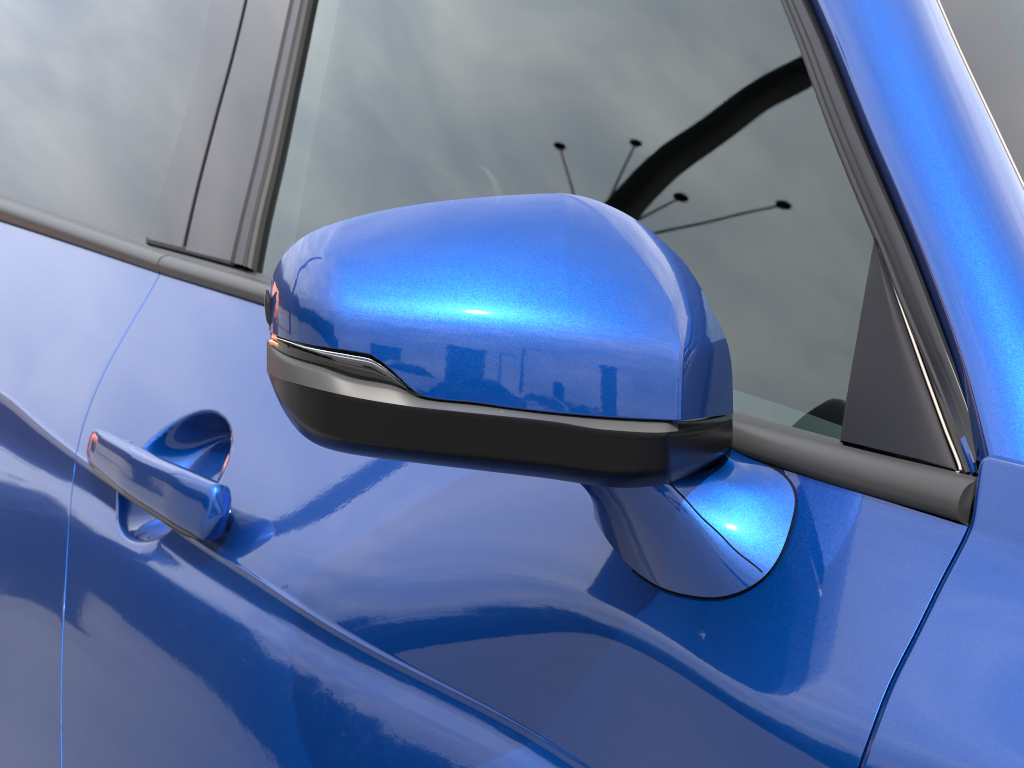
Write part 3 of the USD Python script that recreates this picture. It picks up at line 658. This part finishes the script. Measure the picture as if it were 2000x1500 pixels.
leaf_mats = [usdkit.material(stage, L + f'leaf_{n}', {
    'p': ('principled_bsdf', {'base_color': c, 'roughness': 0.6}), 't': ('translucent_bsdf', {'color': tuple(1.4 * q for q in c)}), 'm': ('mix_closure', {'fac': 0.25})},
    [('p.BSDF', 'm.closure1'), ('t.BSDF', 'm.closure2')], surface='m.closure') for n, c in (('dark', (0.022, 0.038, 0.015)), ('mid', (0.03, 0.05, 0.02)))]
bark = plain('bark', (0.09, 0.07, 0.05), 0.9, bump=0.8, bscale=30)
def tree(x, y, h, r, k, label):
    t = thing('tree', label, 'tree', (x, y, 0), group='trees mirrored along the horizon in the paint')
    trunk = np.array([(0, 0, -0.05), (0.05, 0.02, h * .25), (0.0, 0.08, h * .5), (0.05, 0.0, h * .8)])
    ms = [tube(curve(trunk, 16), np.linspace(0.16, 0.05, 16), 8)]
    for a in range(5):
        ang = a * 1.3 + k; ms.append(tube(np.array([(0, 0, h * (.3 + .08 * a)), (math.cos(ang) * r * .4, math.sin(ang) * r * .4, h * (.42 + .08 * a)), (math.cos(ang) * r * .7, math.sin(ang) * r * .7, h * (.5 + .08 * a))]), [0.06, 0.04, 0.02], 6))
    obj('trunk', trimesh.util.concatenate(ms), bark, t, smooth=False)
    rng = np.random.default_rng(100 + k); N = 11000
    cl = rng.normal(size=(26, 3)); cl /= np.linalg.norm(cl, axis=1, keepdims=True); cl *= rng.uniform(0.35, 0.95, (26, 1)); cl = cl * [r, r, h * .36] + [0, 0, h * .60]
    c = cl[rng.integers(0, 26, N)] + rng.normal(size=(N, 3)) * r * 0.17
    a = rng.normal(size=(N, 3)); a /= np.linalg.norm(a, axis=1, keepdims=True); b = np.cross(a, rng.normal(size=(N, 3))); b /= np.linalg.norm(b, axis=1, keepdims=True)
    s = rng.uniform(0.11, 0.22, (N, 1))
    v = np.stack([c - a * s, c + b * s * .6, c + a * s, c - b * s * .6], 1).reshape(-1, 3)
    i = np.arange(N)[:, None] * 4; f = np.concatenate([i + [0, 1, 2], i + [0, 2, 3]])
    obj('crown', (v, f), leaf_mats[k % 2], t, smooth=False)

kinds = ['tall broad', 'low round', 'slim upright', 'wide spreading']
nth = ['first', 'second', 'third', 'fourth', 'fifth', 'sixth', 'seventh', 'eighth', 'ninth', 'tenth', 'eleventh', 'twelfth', 'thirteenth', 'fourteenth', 'fifteenth', 'sixteenth', 'seventeenth', 'eighteenth', 'nineteenth', 'twentieth']
for k in range(20):
    ang = math.radians(174 + k * 5.0); dist = 34 + 4.5 * math.sin(k * 2.1)
    h = 6.2 + 0.9 * math.sin(k * 1.7) + 0.5 * math.cos(k * 3.1)
    tree(math.cos(ang) * dist, math.sin(ang) * dist, h, 3.6 + 0.4 * math.sin(k), k, f'{kinds[k % 4]} green tree, {nth[k]} from the rear end of the row facing the blue doors')
def hedge(p, q, h, w, k, label):
    p, q = np.array(p, float), np.array(q, float); Ln = np.linalg.norm(q - p); d = (q - p) / Ln; o = np.array([-d[1], d[0]])
    n = max(8, int(Ln / 0.35)); prof = [(-.5, 0), (-.55, .45), (-.46, .85), (-.2, 1.0), (.2, 1.0), (.46, .85), (.55, .45), (.5, 0)]
    G_ = np.array([[[*(p + d * t * Ln + o * w * a), h * b] for a, b in prof] for t in np.linspace(0, 1, n)])
    jit = meshkit.noise(G_ * 1.9, k)[..., None] - 0.5; G_ += jit * np.array([.5, .5, .55]) * np.array([1, 1, 1]) * (G_[..., 2:] > 0.01)
    t = thing('hedge', label, 'hedge')
    obj('foliage', grid(G_), leaf_mats[0], t, smooth=False)
hedge((-34, -1), (-20, -26), 3.0, 1.2, 1, 'long clipped dark hedge under the tree row facing the blue doors')
hedge((-20, -26.4), (6, -34), 2.6, 1.2, 2, 'dark hedge running on past the flat roofed kiosk')
hedge((34, -14.5), (36, -2), 2.1, 1.2, 3, 'short dark hedge by the stone gate pillar')

# four-armed lamp mast mirrored in the front window
concrete = plain('grey_paint', (0.16, 0.16, 0.165), 0.6, bump=0.3, bscale=20)
dark_metal = plain('dark_metal', (0.005, 0.005, 0.005), 0.8, spec=0.1)
wallm = plain('wall_plaster', (0.05, 0.055, 0.06), 0.8, bump=0.3, bscale=12, var=0.2)
roofm = plain('roof_sheet', (0.08, 0.08, 0.085), 0.6, bump=0.3, bscale=12)
def mirrored(px, py, hd=None, z=None):
    p = W(np.array(float(px)), np.array(float(py)), -0.006); v_ = p - CAM; v_ /= np.linalg.norm(v_); r = v_ - 2 * (v_ @ NW) * NW
    t = (z - p[2]) / r[2] if z else hd / np.hypot(r[0], r[1]); return p + r * t
hub = mirrored(1150, 480, z=10.0)
mast = thing('lamp_mast', 'tall slim lamp mast with four long arms mirrored in the front window', 'street lamp', (hub[0], hub[1], 0))
obj('shaft', tube(np.array([(0, 0, -0.1), (0, 0, 5), (0, 0, 9.9)]), [0.10, 0.08, 0.06], 12), concrete, mast)
for px, py, sz in ((1095, 287, 1.0), (1240, 278, 0.9), (1330, 387, 1.15), (1530, 402, 1.0)):
    h = mirrored(px, py, z=10.0) - [hub[0], hub[1], 0]
    m_ = h * 0.5 + np.array([0, 0, 10 * .5]) ; m_[2] = 9.98
    arm = obj('lamp_arm', tube(curve([(0, 0, 9.85), m_, h], 12), np.linspace(0.024, 0.014, 12), 8), concrete, mast)
    hdm = trimesh.creation.icosphere(2, 1.0); hdm.apply_scale((0.12 * sz, 0.062 * sz, 0.022)); hdm.apply_translation(h)
    obj('lamp_head', hdm, dark_metal, str(arm.GetPath()), smooth=True)
# dark bent post close to the car
pp = [mirrored(px, py, hd=9.0) for px, py in ((1180, 450), (1226, 398), (1300, 322), (1385, 262), (1470, 196), (1570, 140), (1660, 92), (1760, 40))]
b0 = pp[0]
pts_ = np.array([(b0[0], b0[1], 0), (b0[0] - .01, b0[1] + .02, 3.5)] + [tuple(q) for q in pp])
post_ = thing('bent_post', 'thick dark slightly bent post mirrored as a black band in the front window', 'post', (b0[0], b0[1], 0))
cp = curve(pts_ - [b0[0], b0[1], 0], 60)
obj('shaft', tube(cp, np.interp(np.linspace(0, 1, 60), [0, .5, .75, 1], [0.19, 0.18, 0.14, 0.125]), 16), dark_metal, post_)
obj('base_plate', box((0, 0, 0.02), (0.4, 0.4, 0.04), 0.01), dark_metal, post_)

# things mirrored in the lower face of the mirror cap
def at(azd, dist): a_ = math.radians(azd + 5); return CAM[0] + math.cos(a_) * dist, CAM[1] + math.sin(a_) * dist
def kiosk(azd, dist, w, d, h, label):
    x_, y_ = at(azd, dist); k_ = thing('kiosk', label, 'building', (x_, y_, 0), math.radians(azd))
    obj('wall', box((0, 0, h / 2), (d, w, h)), wallm, k_)
    obj('roof', box((0, 0, h + 0.08), (d + .3, w + .3, 0.16), 0.03), roofm, k_)
    dr = obj('door', box((-d / 2 - 0.03, w * .2, 1.05), (0.06, 0.9, 2.1)), roofm, k_)
    obj('door_handle', box((-d / 2 - 0.09, w * .2 - .35, 1.05), (0.05, 0.12, 0.03)), dark_metal, str(dr.GetPath()))
    wd_ = obj('window', box((-d / 2 - 0.02, -w * .22, 1.5), (0.05, 1.0, 0.9)), black_gloss, k_)
kiosk(-47.5, 19, 2.9, 3.0, 4.0, 'tall dark flat roofed kiosk mirrored in the wing mirror cap')
kiosk(-66, 26, 3.0, 3.0, 3.4, 'lower dark kiosk farther along the hedge')
def lamp_post(azd, dist, h, label):
    x_, y_ = at(azd, dist); k_ = thing('street_lamp', label, 'street lamp', (x_, y_, 0), math.radians(azd + 90), group='lamp posts by the parking area')
    obj('pole', tube(np.array([(0, 0, -.1), (0, 0, h * .5), (0, 0, h)]), [0.16, 0.13, 0.10], 12), dark_metal, k_)
    obj('lamp_arm', tube(np.array([(0, 0, h - .1), (.5, 0, h + .1), (1.1, 0, h + .12)]), 0.05, 8), dark_metal, k_)
    hm_ = trimesh.creation.icosphere(2, 1.0); hm_.apply_scale((0.4, 0.16, 0.08)); hm_.apply_translation((1.2, 0, h + .1)); obj('lamp_head', hm_, dark_metal, k_, smooth=True)
lamp_post(-33.0, 20, 6.0, 'street lamp standing between the kiosk and the gate pillar')
lamp_post(-38.5, 24, 5.2, 'shorter street lamp right beside the tall kiosk')
x_, y_ = at(-12.3, 14); gpil = thing('gate_pillar', 'dark square gate pillar with a capping slab', 'pillar', (x_, y_, 0), math.radians(-12))
obj('shaft', box((0, 0, 2.0), (0.8, 0.8, 4.0), 0.02), wallm, gpil); obj('cap_slab', box((0, 0, 4.08), (1.0, 1.0, 0.16), 0.03), roofm, gpil)
x_, y_ = at(-24, 17); sg = thing('sign_post', 'small blank dark board on a thin post', 'sign', (x_, y_, 0), math.radians(-24))
obj('pole', tube(np.array([(0, 0, -.05), (0, 0, 1.2), (0, 0, 2.2)]), 0.05, 8), dark_metal, sg); obj('board', box((-0.07, 0, 2.1), (0.05, 0.7, 1.3), 0.01), dark_metal, sg)
def parked(azd, dist, rot, m_, label):
    x_, y_ = at(azd, dist); k_ = thing('parked_car', label, 'car', (x_, y_, 0), math.radians(rot), group='cars parked facing the blue car')
    sec = np.array([(-2.1, .35), (-2.15, .75), (-2.0, .95), (-1.35, 1.02), (-0.7, 1.46), (0.6, 1.5), (1.55, 1.08), (2.1, 1.0), (2.2, .6), (2.15, .35)])
    from shapely.geometry import Polygon
    bod = trimesh.creation.extrude_polygon(Polygon(sec).buffer(-0.06).buffer(0.06), 1.7, engine='earcut'); bod.apply_translation((0, 0, -.85)); bod.apply_transform(trimesh.transformations.rotation_matrix(np.pi / 2, [1, 0, 0]))
    obj('body', bod, m_, k_, smooth=40)
    glz = Polygon([(-1.2, 1.04), (-0.66, 1.40), (0.55, 1.43), (1.35, 1.08)])
    for sy in (-.87, .85):
        gl_ = trimesh.creation.extrude_polygon(glz, 0.02, engine='earcut'); gl_.apply_transform(trimesh.transformations.rotation_matrix(np.pi / 2, [1, 0, 0])); gl_.apply_translation((0, sy + .02, 0)); obj('side_window', gl_, black_gloss, k_)
    for wx in (-1.35, 1.35):
        for sy in (-.8, .8):
            c_ = trimesh.creation.cylinder(0.32, 0.2, sections=28); c_.apply_transform(trimesh.transformations.rotation_matrix(np.pi / 2, [1, 0, 0])); c_.apply_translation((wx, sy, .32)); w_ = obj('wheel', c_, rubber, k_, smooth=40)
white_paint = plain('white_paint', (0.75, 0.75, 0.75), 0.3, coat=1.0); black_paint = plain('black_paint', (0.01, 0.01, 0.012), 0.3, coat=1.0)
parked(-43, 11, 40, black_paint, 'black parked car in front of the tall kiosk')
parked(-28, 13, 55, white_paint, 'white parked car near the sign post')
orange_paint = plain('orange_paint', (0.65, 0.14, 0.02), 0.35, coat=1.0)
parked(175.0, 11.0, 0, orange_paint, 'orange parked car right behind the blue car')
parked(-62, 12, 20, white_paint, 'white parked car beside the lower kiosk')
